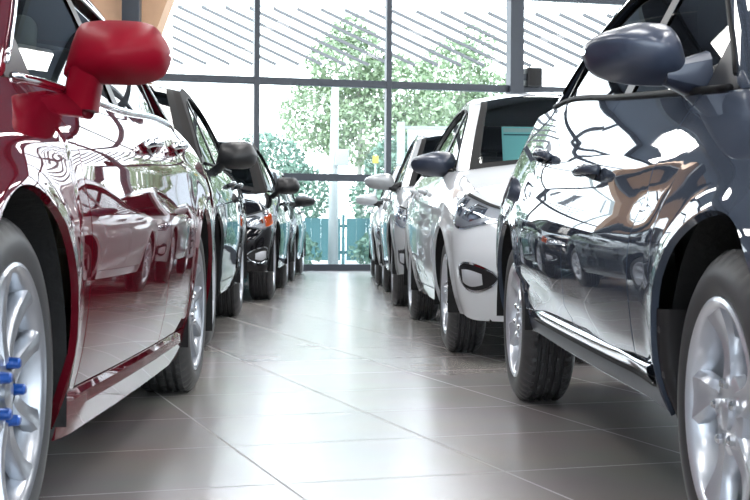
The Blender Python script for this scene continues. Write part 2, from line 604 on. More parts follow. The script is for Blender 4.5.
    for nm, mt in (('roof', P), ('windshield', M[c.__dict__.get('clear', 'glass')]), ('front_pillar', M[c.pillar] if c.pillar else P), ('front_pillar#', M[c.pillar] if c.pillar else P), ('windshield_seal', M['seal']), ('back_window', M[c.glass])):
        if not parts[nm]: continue
        V = []; F = []; ix = {}
        for k, j in parts[nm]:
            q = []
            for a, b in ((k, j), (k, j+1), (k+1, j+1), (k+1, j)):
                if (a, b) not in ix:
                    ix[a, b] = len(V); V.append(Gv[a][b])
                q.append(ix[a, b])
            F.append(tuple(q[::-1]))
        o = mk(nm.strip('#'), V, F, mt, car)
        bm = bmesh.new(); bm.from_mesh(o.data); bmesh.ops.recalc_face_normals(bm, faces=bm.faces)
        if sum(f.normal.z*f.calc_area() for f in bm.faces) < 0: bmesh.ops.reverse_faces(bm, faces=bm.faces)
        bm.to_mesh(o.data); bm.free()
    # side windows
    gy = [y for y, z in inz_pts if z > zhi(y)+.02]
    ga, gb = gy[0], gy[-1]
    yB = yd1+.02
    ysail = ga+.20
    yq = min(gb-.12, c.WB-.12)
    def strip(nm, ya, yb, zf0, zf1, off, mat, parent, sd, nx=14, nz=6):
        V = []; F = []
        for i in range(nx+1):
            y = lerp(ya, yb, i/nx); z0, z1 = zf0(y), max(zf0(y)+.001, zf1(y))
            for j in range(nz+1):
                z = lerp(z0, z1, j/nz)
                V.append((sd*(xg(y, z)+off), y, z))
        for i in range(nx):
            for j in range(nz):
                q = (i*(nz+1)+j, (i+1)*(nz+1)+j, (i+1)*(nz+1)+j+1, i*(nz+1)+j+1)
                F.append(q if sd > 0 else q[::-1])
        return mk(nm, V, F, mat, parent)
    zb = lambda y: zhi(y)+.004
    for sd in (1, -1):
        dF, dR = doors[sd, 0], doors[sd, 1]
        strip('side_window', ysail, yB-.045, zb, inz, -.012, M[c.glass], dF, sd)
        strip('window_corner', ga-.03, ysail-.004, zb, inz, -.004, M['plastic'], dF, sd, 8)
        strip('side_window', yB+.045, yq-.02, zb, inz, -.012, M[c.glass], dR, sd)
        strip('center_pillar', yB-.046, yB+.046, zb, inz, -.006, M['plastic'], car, sd, 4)
        strip('window_divider', yq-.022, yq+.014, zb, inz, -.008, M['plastic'], dR, sd, 3)
        strip('quarter_window', yq+.012, gb, zb, inz, -.012, M[c.glass], car, sd, 8)
        pts = [(sd*(xbelt(y)+.008), y, zhi(y)+.006) for y in [lerp(ga-.02, gb+.02, i/30) for i in range(31)]]
        V, F = tube_mesh(pts, .009, 8)
        mk('window_trim', V, F, M[c.trim], car)
        up = [(sd*(xg(y, inz(y))+.006), y, inz(y)) for y in [lerp(ga, gb, i/40) for i in range(41)]]
        V, F = tube_mesh(up, .006, 6)
        mk('window_seal', V, F, M['chrome'] if c.trim == 'chrome' else M['seal'], car)
        # door handles
        hs = c.handles or (yd1-.17, yd2-.13)
        for hy, dr in zip(hs, (dF, dR)):
            hz = zhi(hy)-c.__dict__.get('hdz', .115)
            pts = []; rd = []
            for i in range(13):
                t = i/12; y = hy-.10+.20*t
                pts.append(Vector((0, 0, 0))+surf(y, hz+.004*t, .004+.034*sin(pi*min(1, max(0, t)))**.45))
                rd.append(.0125+.003*sin(pi*t))
            V, F = tube_mesh([(sd*v.x, v.y, v.z) for v in pts], rd, 10)
            mk('door_handle', V, F, P if c.handle == 'paint' else M[c.handle], dr)
            V = [];  F = []
            n = 20
            V.append(surf(hy-.01, hz, .003)); 
            for i in range(n):
                a = 2*pi*i/n
                V.append(surf(hy-.01+.045*cos(a), hz+.021*sin(a), .0025))
            for i in range(n): F.append((0, 1+i, 1+(i+1) % n))
            mk('handle_recess', [(sd*v.x, v.y, v.z) for v in V], F, M['plastic'], dr)
        # side skirt
        if c.skirt:
            yl = [lerp(c.R+.035, c.WB-c.R-.02, i/30) for i in range(31)]
            V = []; F = []
            pr = c.skirt['pr']
            for y in yl:
                e = min(1, (y-yl[0])/.08, (yl[-1]-y)/.08)
                for ox, oz in pr:
                    z = zlo(y)+oz
                    V.append((sd*(xs(y, max(z, c.sill), zhi(y))+ox*max(.25, sm(e))), y, z))
            n = len(pr)
            for i in range(30):
                for j in range(n-1):
                    q = (i*n+j, (i+1)*n+j, (i+1)*n+j+1, i*n+j+1)
                    F.append(q if sd > 0 else q[::-1])
            F.append(tuple(range(n))); F.append(tuple(30*n+j for j in range(n)))
            mk('side_skirt', V, F, M[c.skirt['mat']] if c.skirt.get('mat') else P, car, flat_angle=R(22))
        if c.moulding:
            ya, yb_ = c.R+.055, c.WB-c.R-.01
            V = []; F = []
            for i in range(31):
                y = lerp(ya, yb_, i/30); zc = lerp(.330, .362, i/30); e = sm(min(1, (30-i)/6))
                for ox, oz in ((.001,-.020),(.010,-.018),(.014,-.006),(.014,.004),(.010,.014),(.001,.017)):
                    V.append((sd*(xs(y, zc+oz, zhi(y))+ox*max(.1, e)), y, zc+oz*max(.2, e)))
            for i in range(30):
                for j in range(5):
                    q = (i*6+j, (i+1)*6+j, (i+1)*6+j+1, i*6+j+1); F.append(q if sd > 0 else q[::-1])
            mk('side_moulding', V, F, M['chrome'], car)
            V = []; F = []
            for i in range(31):
                y = lerp(ya, yb_-.15, i/30); zc = lerp(.330, .362, i/30)-.023
                for ox, oz in ((.002,-.007),(.011,-.005),(.011,.002),(.002,.004)):
                    V.append((sd*(xs(y, zc+oz, zhi(y))+ox), y, zc+oz))
            for i in range(30):
                for j in range(3):
                    q = (i*4+j, (i+1)*4+j, (i+1)*4+j+1, i*4+j+1); F.append(q if sd > 0 else q[::-1])
            mk('moulding_seal', V, F, M['seal'], car)
        if c.mudflap:
            # black arch trim with screws just behind the front wheel
            V = []; F = []; n = 18
            for i in range(n+1):
                a = lerp(R(28), R(-8), i/n)
                if a > 0: y, z = (c.R-.002)*cos(a), zw+(c.R-.002)*sin(a)
                else: y, z = c.R-.002, zw+(c.R)*sin(a)*1.6
                xo = xs(y, max(z, c.sill), zhi(y))-.012
                for dx, dy in ((0, .0), (0, -.030), (-.02, -.036), (-.20, -.040)):
                    V.append((sd*(xo+dx), y+dy, z))
            for i in range(n):
                for j in range(3): F.append((i*4+j, i*4+j+1, (i+1)*4+j+1, (i+1)*4+j))
            mf = mk('splash_guard', V, F, M['plastic'], car)
            for zz in (.43, .335):
                y = sqrt(max(0, (c.R-.017)**2-(max(0, zz-zw))**2))-.004
                xo = xs(y, zz, zhi(y))-.012
                V, F = lathe([(.0001, .006), (.006, .0055), (.009, .001), (.009, -.004)], 14)
                o = mk('screw', V, F, M['disc'], mf); o.location = (sd*xo, y, zz); o.rotation_euler = (0, 0, 0 if sd > 0 else pi)
        # mirrors
        mirror(c, car, sd, xbelt, zhi, P, lambda y, z: surf(y, z).x)
    # ---------------- lamps, grille
    def sp(nm, pa, pb, zf0, zf1, off, mat, sides, parent, nx=14, nz=6, edge=True, bulge=0.0):
        obs = []
        for sd in sides:
            V = []; F = []
            for i in range(nx+1):
                p = lerp(pa, pb, i/nx); t = i/nx
                z0, z1 = zf0(t), zf1(t)
                for j in range(nz+1):
                    z = lerp(z0, z1, j/nz)
                    o_ = off + bulge*sin(pi*t)*sin(pi*j/nz)
                    v = surf(p, min(z, zhi(p)-.002), o_); V.append((sd*v.x, v.y, v.z))
            for i in range(nx):
                for j in range(nz):
                    q = (i*(nz+1)+j, (i+1)*(nz+1)+j, (i+1)*(nz+1)+j+1, i*(nz+1)+j+1); F.append(q if sd > 0 else q[::-1])
            obs.append(mk(nm, V, F, mat, parent))
        return obs
    if c.lamps:
        # headlights: p from nose side (-.62) to fender (-.05)
        hl = c.__dict__.get('hl') or dict(a=-.60, b=.02, za=c.zfc-.19)
        za = hl['za']
        pa, pb = y0f+hl['a'], y0f+hl['b']
        hb = pchip([(0, za+.035), (.35, za), (.7, za+.05), (1, za+.13)])
        ht = pchip([(0, za+.09), (.35, za+.14), (.7, za+.165), (1, za+.175)])
        for sd in (1, -1):
            h, = sp('headlight', pa, pb, hb, ht, .003, M['lampd'], (sd,), car)
            sp('lamp_bezel', pa, pb, lambda t: hb(t)-.006, lambda t: hb(t)+.006, .007, M['chrome'], (sd,), h, nz=2)
            sp('lamp_bezel', pa, pb, lambda t: ht(t)-.006, lambda t: ht(t)+.006, .007, M['plastic'], (sd,), h, nz=2)
            sp('reflector', lerp(pa, pb, .12), lerp(pa, pb, .40), lambda t: za+.03+.02*abs(2*t-1), lambda t: za+.115-.02*abs(2*t-1), .006, M['lamp'], (sd,), h, bulge=.012)
            sp('reflector', lerp(pa, pb, .46), lerp(pa, pb, .72), lambda t: za+.055+.03*t, lambda t: za+.14+.01*t, .006, M['lamp'], (sd,), h, bulge=.012)
            sp('turn_signal', lerp(pa, pb, .74), lerp(pa, pb, .97), lambda t: hb(.74+.23*t)+.012, lambda t: ht(.74+.23*t)-.010, .006, M['amber'] if c.turn else M['lamp'], (sd,), h)
            sp('lens', pa, pb, hb, ht, .016, M['lens'], (sd,), h, bulge=.012)
            if c.turn:
                sp('side_lamp', y0f-.34, y0f-.02, lambda t: za+.015+.05*t, lambda t: za+.10+.05*t, .020, M['amber'], (sd,), h)
            # fog lamp pocket
            fa, fb = y0f-.50, y0f-.22
            fp, = sp('fog_lamp', fa, fb, lambda t: .40-.07*sin(pi*t)**.6+.02*t, lambda t: .41+.05*sin(pi*t)**.5+.035*t, .003, M['plastic'], (sd,), car)
            sp('fog_lens', lerp(fa, fb, .25), lerp(fa, fb, .8), lambda t: .375-.015*sin(pi*t)+.01*t, lambda t: .425+.02*t+.008*sin(pi*t), .010, M['lampd'], (sd,), fp, bulge=.01)
            sp('fog_bezel', fa, fb, lambda t: .402+.05*sin(pi*t)**.5+.035*t, lambda t: .412+.05*sin(pi*t)**.5+.035*t, .007, M['chrome'], (sd,), fp, nz=2)
            sp('fog_bezel', fa, fb, lambda t: .397-.07*sin(pi*t)**.6+.02*t, lambda t: .407-.07*sin(pi*t)**.6+.02*t, .007, M['chrome'], (sd,), fp, nz=2)
            # rear lamps
            sp('tail_lamp', y0r+.02, y0r+.5, lambda t: .72+.02*t, lambda t: .72+.15*(1-.3*t), .004, M['tail'], (sd,), car)
        gr = sp('grille', y0f-1.0, y0f-.66, lambda t: .50, lambda t: c.zfc-.10, .004, M['plastic'], (1, -1), car)
        for g_ in gr[:1]:
            pass
        sp('grille_trim', y0f-1.0, y0f-.66, lambda t: c.zfc-.105, lambda t: c.zfc-.085, .010, M['chrome'], (1, -1), car, nz=2)
        sp('lower_grille', y0f-1.0, y0f-.72, lambda t: .27, lambda t: .40-.03*t, .004, M['plastic'], (1, -1), car)
    # cabin
    zc = zhi(ym)
    bm = bmesh.new()
    add_box(bm, -(c.W-.20), c.W-.20, c.cowl+.12, c.cowl+.50, zc-.30, zc-.03, .05)
    mkbm('dashboard', bm, M['interior'], car)
    boxobj('cabin_floor', -(c.W-.14), c.W-.14, c.cowl+.2, c.deck-.15, .30, .36, M['interior'], car)
    boxobj('parcel_shelf', -(c.W-.22), c.W-.22, c.deck-.55, c.deck-.10, zc-.12, zc-.08, M['interior'], car, .015)
    SM = M[c.seats]
    for sx, sy in ((-.36, yd1-.22), (.36, yd1-.22), (-.36, yd2-.05), (.36, yd2-.05)):
        bm = bmesh.new()
        add_box(bm, sx-.24, sx+.24, sy-.52, sy+.02, .38, .56, .05)
        Mx = Matrix.Translation((sx, sy-.02, .5)) @ Matrix.Rotation(R(-14), 4, 'X')
        add_box(bm, -.23, .23, -.06, .07, 0, .60, .05, Mx)
        st = mkbm('seat', bm, SM, car)
        bm = bmesh.new()
        Mx = Matrix.Translation((sx, sy-.02, .5)) @ Matrix.Rotation(R(-14), 4, 'X')
        add_box(bm, -.13, .13, -.04, .05, .64, .80, .035, Mx)
        mkbm('headrest', bm, SM, st)
    pts = [(.36+.18*cos(a), c.cowl+.62+.07*sin(a), zc-.04+.165*sin(a)) for a in [2*pi*i/28 for i in range(28)]]
    V, F = tube_mesh(pts, .014, 8, True)
    sw = mk('steering_wheel', V, F, M['interior'], car)
    # wheels
    ws = wheel_set(c.rim, c.r, c.rr, c.tw, c.rimmat, c.blue, c.hi)
    xw = c.W-c.plan-c.inset
    ws2 = dict(ws); ws2['lug'] = wheel_set(c.rim, c.r, c.rr, c.tw, c.rimmat, False, c.hi)['lug']
    for sd in (1, -1):
        put_wheel(car, sd, xw, 0, c.r, ws, c.wrot[0], c.blue)
        put_wheel(car, sd, xw, c.WB, c.r, ws2, c.wrot[1], False)
    return car

def sm_row(t):
    return t*(1.0+.25*(1-t))     # denser towards the shoulder

MIR = {
 'round': dict(top=[(0,.065),(.008,.100),(.016,.135),(.028,.164),(.045,.172),(.10,.177),(.165,.175),(.20,.165),(.222,.138),(.234,.112),(.238,.095)],
               bot=[(0,.030),(.03,.021),(.08,.015),(.15,.014),(.19,.021),(.215,.035),(.232,.062),(.238,.090)],
               ridge=(-.5,.15), dep=[(0,.05),(.05,.10),(.12,.125),(.19,.10),(.225,.06),(.238,.01)], foot=(-.05,.055)),
 'swept': dict(top=[(0,.080),(.010,.110),(.022,.134),(.05,.150),(.11,.153),(.18,.140),(.235,.123),(.258,.108),(.266,.090)],
               bot=[(0,.008),(.05,.006),(.10,.007),(.17,.014),(.22,.027),(.25,.046),(.266,.080)], ridge=(-.1,.55),
               dep=[(0,.05),(.04,.09),(.10,.115),(.17,.105),(.22,.075),(.266,.012)], foot=(-.06,.05)),
}
def msec(z, r):
    if z > r:
        t = (z-r)/(1-r); return max(0, 1-.32*t-.68*t**3.2)
    t = (r-z)/(1+r); return max(0, 1-.14*t-.86*t**3.5)
def mirror(c, car, sd, xbelt, zhi, P, xs_):
    m = MIR[c.mirror]
    tp, bt, dp = pchip(m['top']), pchip(m['bot']), pchip(m['dep'])
    ms = c.__dict__.get('mirror_s', 1.0)
    L = m['top'][-1][0]
    y0 = c.mirror_y; z0 = zhi(y0)-.035+c.__dict__.get('mirror_dz', 0); x0 = xbelt(y0)+c.__dict__.get('mirror_dx', .045)
    mat = M[c.mirror_mat] if c.mirror_mat else P
    V = []; F = []; ns = 26; na = 20
    for i in range(ns+1):
        t = i/ns; s_ = L*(.5-.5*cos(pi*t))*.6+L*t*.4
        a_, b_, d_ = tp(s_), bt(s_), dp(s_)
        mid, half = (a_+b_)/2, (a_-b_)/2
        yy = y0 - .02*s_/L + .035*(s_/L)**2
        for k in range(na+1):
            q_ = lerp(-1, 1, k/na); sz = math.copysign(1-(1-abs(q_))**1.5, q_)
            cy = msec(sz, lerp(*m['ridge'], s_/L))
            V.append((sd*(x0+s_*ms), yy-d_*cy, z0+mid+half*sz))
        for k in range(1, 5):      # lip to the rear
            pass
        V.append((sd*(x0+s_*ms), yy+.03, z0+mid+half*.96)); V.append((sd*(x0+s_*ms), yy+.03, z0+mid-half*.96))
    n = na+3
    for i in range(ns):
        for k in range(n):
            k2 = (k+1) % n
            q = (i*n+k, i*n+k2, (i+1)*n+k2, (i+1)*n+k)
            if k == na+1: continue
            F.append(q if sd < 0 else q[::-1])
    F.append(tuple(range(n)))
    h = mk('mirror_housing', V, F, mat, car, flat_angle=R(50))
    # glass at the back
    V = []; F = []
    for i in range(ns+1):
        s_ = L*(.05+.9*i/ns)
        a_, b_ = tp(s_), bt(s_); mid, half = (a_+b_)/2, (a_-b_)/2
        yy = y0 - .02*s_/L + .035*(s_/L)**2+.022
        V += [(sd*(x0+s_*ms), yy, z0+mid+half*.93), (sd*(x0+s_*ms), yy, z0+mid-half*.93)]
    for i in range(ns): F.append((2*i, 2*i+1, 2*i+3, 2*i+2))
    mk('mirror_glass', V, F, M['mirrorglass'], h)
    # foot joining the door
    fx, fw = m['foot']
    bm = bmesh.new()
    secs = []
    rnd_ = c.mirror == 'round'
    for t in range(9):
        q = t/8
        if rnd_:
            zs0 = zhi(y0)-.045
            x = lerp(xs_(y0+.03, zs0)-.02, x0+fw, q); zc_ = lerp(zs0, z0+.05, q**.8)
            hh = lerp(.060, .045, q); dd = lerp(.12, .10, q); yc_ = y0+lerp(.03, -.03, q)
        else:
            x = lerp(xbelt(y0+.02)-.030, x0+fw, q)
            hh = lerp(.060, .022, q); dd = lerp(.085, .040, q)
            zc_ = z0+.030; yc_ = y0+lerp(.02, -.03, q)
        ring = []
        for k in range(14):
            a = 2*pi*k/14
            if rnd_: ring.append(bm.verts.new((sd*(x+.042*math.copysign(abs(cos(a))**.7, cos(a))), yc_+.6*dd*math.copysign(abs(sin(a))**.7, sin(a)), zc_))); continue
            ring.append(bm.verts.new((sd*x, yc_+dd*math.copysign(abs(cos(a))**.7, cos(a)), zc_+hh*math.copysign(abs(sin(a))**.7, sin(a)))))
        secs.append(ring)
    for a, b in zip(secs, secs[1:]):
        for k in range(14): bm.faces.new((a[k], a[(k+1) % 14], b[(k+1) % 14], b[k]))
    bm.faces.new(secs[0]); bm.faces.new(secs[-1])
    mkbm('mirror_foot', bm, mat if c.mirror == 'round' else M['plastic'] if c.mirror_mat != 'greymir' else mat, h)

#@@SCENE
# ================================================================== the showroom
F_PX = 1340.0; CAM_H = .63
RA = R(14)                      # the building is turned against the aisle
P0 = Vector((-.53, 20.6, 0))    # a point on the foot of the glass front
RM = Matrix.Translation(P0) @ Matrix.Rotation(RA, 4, 'Z')     # room frame: x along the glass, y outwards
def room(u, v, z=0): return RM @ Vector((u, v, z))

def roomobj(o): o.matrix_world = RM; return o
def struct(o): o['kind'] = 'structure'; return o

# floor: large glazed tiles
def floor_mat():
    m, N, L, b = newmat('floor_tiles')
    tc = N.new('ShaderNodeTexCoord'); mp = N.new('ShaderNodeMapping')
    mp.inputs['Rotation'].default_value = (0, 0, -R(18.5)); mp.inputs['Location'].default_value = (-1.4406, -3.217, 0)
    br = N.new('ShaderNodeTexBrick'); br.offset = 0.0; br.offset_frequency = 2
    br.inputs['Scale'].default_value = 1.0
    br.inputs['Brick Width'].default_value = .60; br.inputs['Row Height'].default_value = .60
    br.inputs['Mortar Size'].default_value = .0035; br.inputs['Mortar Smooth'].default_value = .1
    br.inputs['Color1'].default_value = (.315,.292,.280,1); br.inputs['Color2'].default_value = (.340,.316,.304,1)
    br.inputs['Mortar'].default_value = (.33,.32,.315,1)
    nz = N.new('ShaderNodeTexNoise'); nz.inputs['Scale'].default_value = 2.2; nz.inputs['Detail'].default_value = 6
    mx = N.new('ShaderNodeMix'); mx.data_type = 'RGBA'; mx.blend_type = 'MULTIPLY'; mx.inputs['Factor'].default_value = .25
    L.new(tc.outputs['Object'], mp.inputs['Vector']); L.new(mp.outputs['Vector'], br.inputs['Vector'])
    L.new(tc.outputs['Object'], nz.inputs['Vector'])
    L.new(br.outputs['Color'], mx.inputs['A']); L.new(nz.outputs['Color'], mx.inputs['B'])
    L.new(mx.outputs['Result'], b.inputs['Base Color'])
    mr = N.new('ShaderNodeMapRange')
    mr.inputs['To Min'].default_value = .24; mr.inputs['To Max'].default_value = .75
    L.new(br.outputs['Fac'], mr.inputs['Value'])
    L.new(mr.outputs['Result'], b.inputs['Roughness'])
    b.inputs['IOR'].default_value = 2.1
    return m
M['floor'] = floor_mat()
M['plaster'] = pbr('white_plaster', (.78,.77,.75), .7, noise=.03, nscale=6)
M['ceil'] = pbr('ceiling_paint', (.11,.13,.17), .7, noise=.03, nscale=3)
M['steel'] = pbr('dark_frame_steel', (.030,.036,.048), .4, .2)
M['wood'] = pbr('orange_veneer', (.60,.36,.22), .5, noise=.15, nscale=5)
M['pane'] = thin_glass('window_glass', (.95,.975,.97), .5, 0.0, 1.45)
M['filldiff'] = emit('fill_diffuser', (1,.985,.96), 14.0)  # glow of the added ceiling lights
M['fillhouse'] = pbr('fill_housing', (.7,.7,.7), .4)

U0, U1, V0, H = -9.0, 11.0, -26.6, 5.6
fl = boxobj('floor', U0, U1, V0, 0.0, -.12, 0, M['floor']); fl.data.transform(RM); struct(fl)
ce = boxobj('ceiling', U0, U1, V0, 0.0, H, H+.15, M['ceil']); struct(roomobj(ce))
M['wallgrey'] = pbr('slate_wall_panels', (.16,.18,.22), .6, noise=.04, nscale=4)
wl = boxobj('wall_left', U0-.2, U0, V0, 0.0, 0, H, M['wallgrey']); struct(roomobj(wl))

def glazing(name, ua, ub, mull, trans, thick, origin_m, posts=()):
    bm = bmesh.new()
    add_box(bm, ua, ub, -.05, .05, 0, .10); add_box(bm, ua, ub, -.05, .05, H-.12, H)
    for z in trans: add_box(bm, ua, ub, -.06, .06, z-.055, z+.055, .008)
    for u in mull:
        w = .11 if u in posts else .042
        add_box(bm, u-w, u+w, -.07 if u not in posts else -.16, .07, 0, H, .006)
    o = mkbm(name, bm, M['steel'], None, smooth=False); o.matrix_world = origin_m; struct(o)
    bm = bmesh.new()
    us = sorted(set([ua]+list(mull)+[ub])); zs = [.05]+list(trans)+[H-.05]
    for a, b in zip(us, us[1:]):
        for c_, d in zip(zs, zs[1:]):
            vs = [bm.verts.new(p) for p in ((a+.02, 0, c_+.02), (b-.02, 0, c_+.02), (b-.02, 0, d-.02), (a+.02, 0, d-.02))]
            bm.faces.new(vs)
    mkbm('glass_pane', bm, M['pane'], o, smooth=False)
    return o
mull = [.74+2.06*k for k in range(-5, 6)]
mull = [u for u in mull if U0+.3 < u < U1-.3]
post = [u for u in mull if abs(u-2.8) < .05] + [u for u in mull if abs(u-(2.8+2.06*4)) < .1 or abs(u-(2.8-2.06*4)) < .1]
glazing('window_1', U0, U1, mull, (1.43, 2.88, 4.36), .1, RM, post)
MR = RM @ Matrix.Translation((U1, V0, 0)) @ Matrix.Rotation(R(90), 4, 'Z')
glazing('unseen_window_2', 0, -V0, [2.06*k for k in range(1, 13)], (1.43, 2.88, 4.36), .1, MR)  # unseen glass wall on the right, added to let daylight in
MB_ = RM @ Matrix.Translation((U0, V0, 0))
glazing('unseen_window_3', 0, U1-U0, [2.06*k for k in range(1, 10)], (1.43, 2.88, 4.36), .1, MB_)  # unseen glass wall behind the camera, added to light the car fronts

# unseen linear ceiling lights, added to brighten the hall and the cars
k = 0
for u in (-6.0, -2.5, 1.0, 4.5, 8.0):
    for v in (-24.5, -20, -15.5, -11, -6.5, -2.2):
        t = empty('fill_light', room(u, v, H), RA)
        tag(t, 'unseen linear ceiling light added to light the rows of cars', 'ceiling light', 'unseen added ceiling lights')
        boxobj('fill_housing', -.30, .30, -1.3, 1.3, -.09, 0, M['fillhouse'], t)
        boxobj('fill_diffuser', -.28, .28, -1.28, 1.28, -.105, -.09, M['filldiff'], t)

for k, v in enumerate((-22.3, -17.8, -13.3, -8.8, -4.4)):  # unseen ceiling beams, added to pattern the reflections in the paint
    bmx = bmesh.new()
    add_box(bmx, U0, U1, v-.12, v+.12, H-.42, H-.39); add_box(bmx, U0, U1, v-.015, v+.015, H-.39, H-.03); add_box(bmx, U0, U1, v-.12, v+.12, H-.03, H)
    struct(roomobj(mkbm('trim_%d' % (k+1), bmx, M['steel'], None, smooth=False)))

# loudspeaker on the thick post
sb = empty('wall_speaker', room(2.98, -.12, 2.91), RA); tag(sb, 'small black speaker box fixed beside the thick window post', 'speaker')
boxobj('speaker_cabinet', -.02, .22, -.10, .12, 0, .30, M['plastic'], sb, .012)
boxobj('speaker_grille', .0, .20, -.112, -.098, .02, .28, M['liner'], sb, .004)
boxobj('speaker_bracket', -.09, -.015, -.03, .03, .10, .20, M['steel'], sb)

# orange veneered column flaring upwards, with a dark steel post in front
def column():
    t = empty('flared_column', (-3.3, 17.2, 0)); tag(t, 'orange veneered column flaring upwards behind the red car mirror', 'column')
    bm = bmesh.new()
    prof = [(0, -.50, .02), (1.5, -.46, .05), (2.9, -.44, .42), (3.6, -.50, .67), (4.3, -.42, .60), (5.36, -.30, .40)]
    rings = []
    for z, a, b in prof:
        rings.append([bm.verts.new(p) for p in ((a, -.2, z), (b, -.2, z), (b, .25, z), (a, .25, z))])
    for r0, r1 in zip(rings, rings[1:]):
        for i in range(4): bm.faces.new((r0[i], r0[(i+1) % 4], r1[(i+1) % 4], r1[i]))
    bm.faces.new(rings[0]); bm.faces.new(rings[-1])
    mkbm('veneer_panel', bm, M['wood'], t, smooth=False)
    return t
column()
sp_ = boxobj('steel_post', -.11, .11, -.09, .09, 0, 5.38, M['steel'], None, .01); sp_.location = (-3.06, 16.75, 0)
tag(sp_, 'dark square steel post standing against the orange column', 'post')

# ================================================================== cars
def place(side, xf, df, xr, dr, name, label, **kw):
    WB = kw['WB']; W = kw.get('W', DEF['W']); xw = W-kw.get('plan', DEF['plan'])-kw.get('inset', DEF['inset'])
    th = -math.atan2(xr-xf, dr-df)
    ox = xf+side*xw*cos(th); oy = df+side*xw*sin(th)
    return make_car(name, label, (ox, oy, 0), th, **kw)

def cr_grey(y, z):
    # swooping crease low on the doors and a shoulder line
    zc = .357+(y-.62)*.083
    d = 0
    if .3 < y < 2.5:
        w = sm((y-.35)/.3)*sm((2.45-y)/.3)
        if z < zc: d -= .017*w*sm((zc-z)/.025)
        zs = .735+.055*y
        d += .010*w*math.exp(-((z-zs)/.022)**2)
        d -= .010*w*math.exp(-((z-(zs-.075))/.05)**2)
    return d
def cr_red(y, z):
    zs = .80+.02*y
    w = sm((y+.2)/.5)*sm((3.0-y)/.4)
    return w*(.006*math.exp(-((z-zs)/.02)**2)-.008*math.exp(-((z-(zs-.09))/.07)**2))
def cr_mild(y, z):
    zs = .76+.03*y
    return .007*math.exp(-((z-zs)/.02)**2)-.010*math.exp(-((z-.45)/.09)**2)

place(-1, -.655, 2.47, -.684, 5.20, 'car', 'red car with blue wheel nuts, nearest car on the left',
      WB=2.73, W=.90, r=.325, rr=.238, tw=.225, R=.385, sill=.20, fo=.90, ro=.95, paint='red', mirror_mat='red_mirror', mirror='round',
      top=[(-.45,.82),(.22,.935),(.7,.965),(1.6,.985),(2.5,1.03),(3.1,1.04)], zfc=.72, zrc=.98, cowl=.22, deck=3.05, yrf=1.10, yrr=2.55,
      roof=[(.22,.935),(.55,1.13),(1.1,1.385),(1.6,1.45),(2.1,1.42),(2.55,1.30),(3.05,1.04)], t=.42, yd=(.50,1.68), handles=(1.56,2.24),
      rim='twin', rimmat='alloy_red', blue=True, hi=True, crease=cr_red, prof=PROF3, mirror_y=.90, mirror_s=1.07, glass='glass', handle='chrome', seats='beige',
      skirt=dict(pr=[(-.01,-.03),(.018,-.028),(.026,-.005),(.024,.035),(.012,.06),(.0,.072)]), wrot=(-.314,.8), mirror_dx=.010, mirror_dz=.040)

place(1, .617, 2.43, .516, 4.98, 'car', 'blue-grey car with five-spoke alloy wheels, nearest car on the right',
      WB=2.57, W=.86, r=.30, rr=.21, tw=.195, R=.370, sill=.245, fo=.83, ro=.72, paint='grey', mirror_mat='greymir', mirror='swept',
      top=[(-.42,.83),(.22,.915),(.55,.94),(1.3,1.0),(2.3,1.08),(2.95,1.09)], zfc=.70, zrc=1.04, cowl=.20, deck=2.66, yrf=1.02, yrr=2.25, prof=PROF2, 
      roof=[(.20,.915),(.55,1.14),(1.02,1.38),(1.5,1.46),(1.9,1.46),(2.25,1.39),(2.66,1.09)], t=.48, yd=(.55,1.33),
      rim='five', hi=True, crease=cr_grey, moulding=True, skirt=dict(mat='sillgrey', pr=[(-.004,.002),(.003,.004),(.005,.015),(.004,.040),(.001,.050),(-.002,.053)]), mudflap=True, sillr=.285, trim='seal', mirror_y=.66, mirror_dx=.025, mirror_dz=.046, hdz=.20, mirror_s=.84, glass='dglass', wrot=(.1,.5))

place(-1, -.873, 7.22, -.969, 9.77, 'car', 'dark graphite car parked directly behind the red car',
      WB=2.55, W=.90, r=.33, rr=.225, tw=.21, R=.385, sill=.25, fo=.80, ro=.80, paint='dark', mirror_mat='plastic', mirror='round',
      top=[(-.45,.86),(.22,.99),(1.6,1.02),(3.0,1.06)], zfc=.78, zrc=1.0, cowl=.25, deck=3.0, yrf=.98, yrr=2.6,
      roof=[(.25,.99),(.55,1.22),(.98,1.47),(1.5,1.53),(2.1,1.50),(2.6,1.38),(3.0,1.06)], t=.40, yd=(.5,1.35), rim='six', crease=cr_mild, mirror_y=.70, trim='seal', pillar='pillar')

place(-1, -.902, 12.07, -.948, 14.57, 'car', 'black car with an orange indicator in its headlamp',
      WB=2.5, W=.88, r=.33, rr=.21, tw=.22, R=.38, sill=.26, fo=.80, ro=.75, paint='black', mirror_mat='plastic', mirror='round', zfb=.27,
      top=[(-.45,.86),(.22,.97),(1.6,1.0),(3.0,1.03)], zfc=.82, zrc=1.0, cowl=.25, deck=2.9, yrf=.95, yrr=2.5,
      roof=[(.25,.97),(.55,1.20),(.95,1.43),(1.5,1.50),(2.1,1.47),(2.5,1.36),(2.9,1.03)], t=.40, yd=(.5,1.33), rim='six', pillar='pillar', turn=True, crease=cr_mild, trim='seal')

place(-1, -.984, 16.50, -1.01, 18.95, 'car', 'grey-green car farthest back on the left, by the glass',
      WB=2.45, W=.86, r=.315, rr=.20, tw=.20, R=.37, sill=.24, fo=.78, ro=.68, paint='green', mirror_mat='plastic', mirror='swept',
      roof=[(.22,.93),(.55,1.16),(.95,1.36),(1.5,1.42),(2.1,1.38),(2.4,1.28),(2.75,.99)], deck=2.75, yrr=2.4, yrf=.95, crease=cr_mild, trim='seal', rim='six')

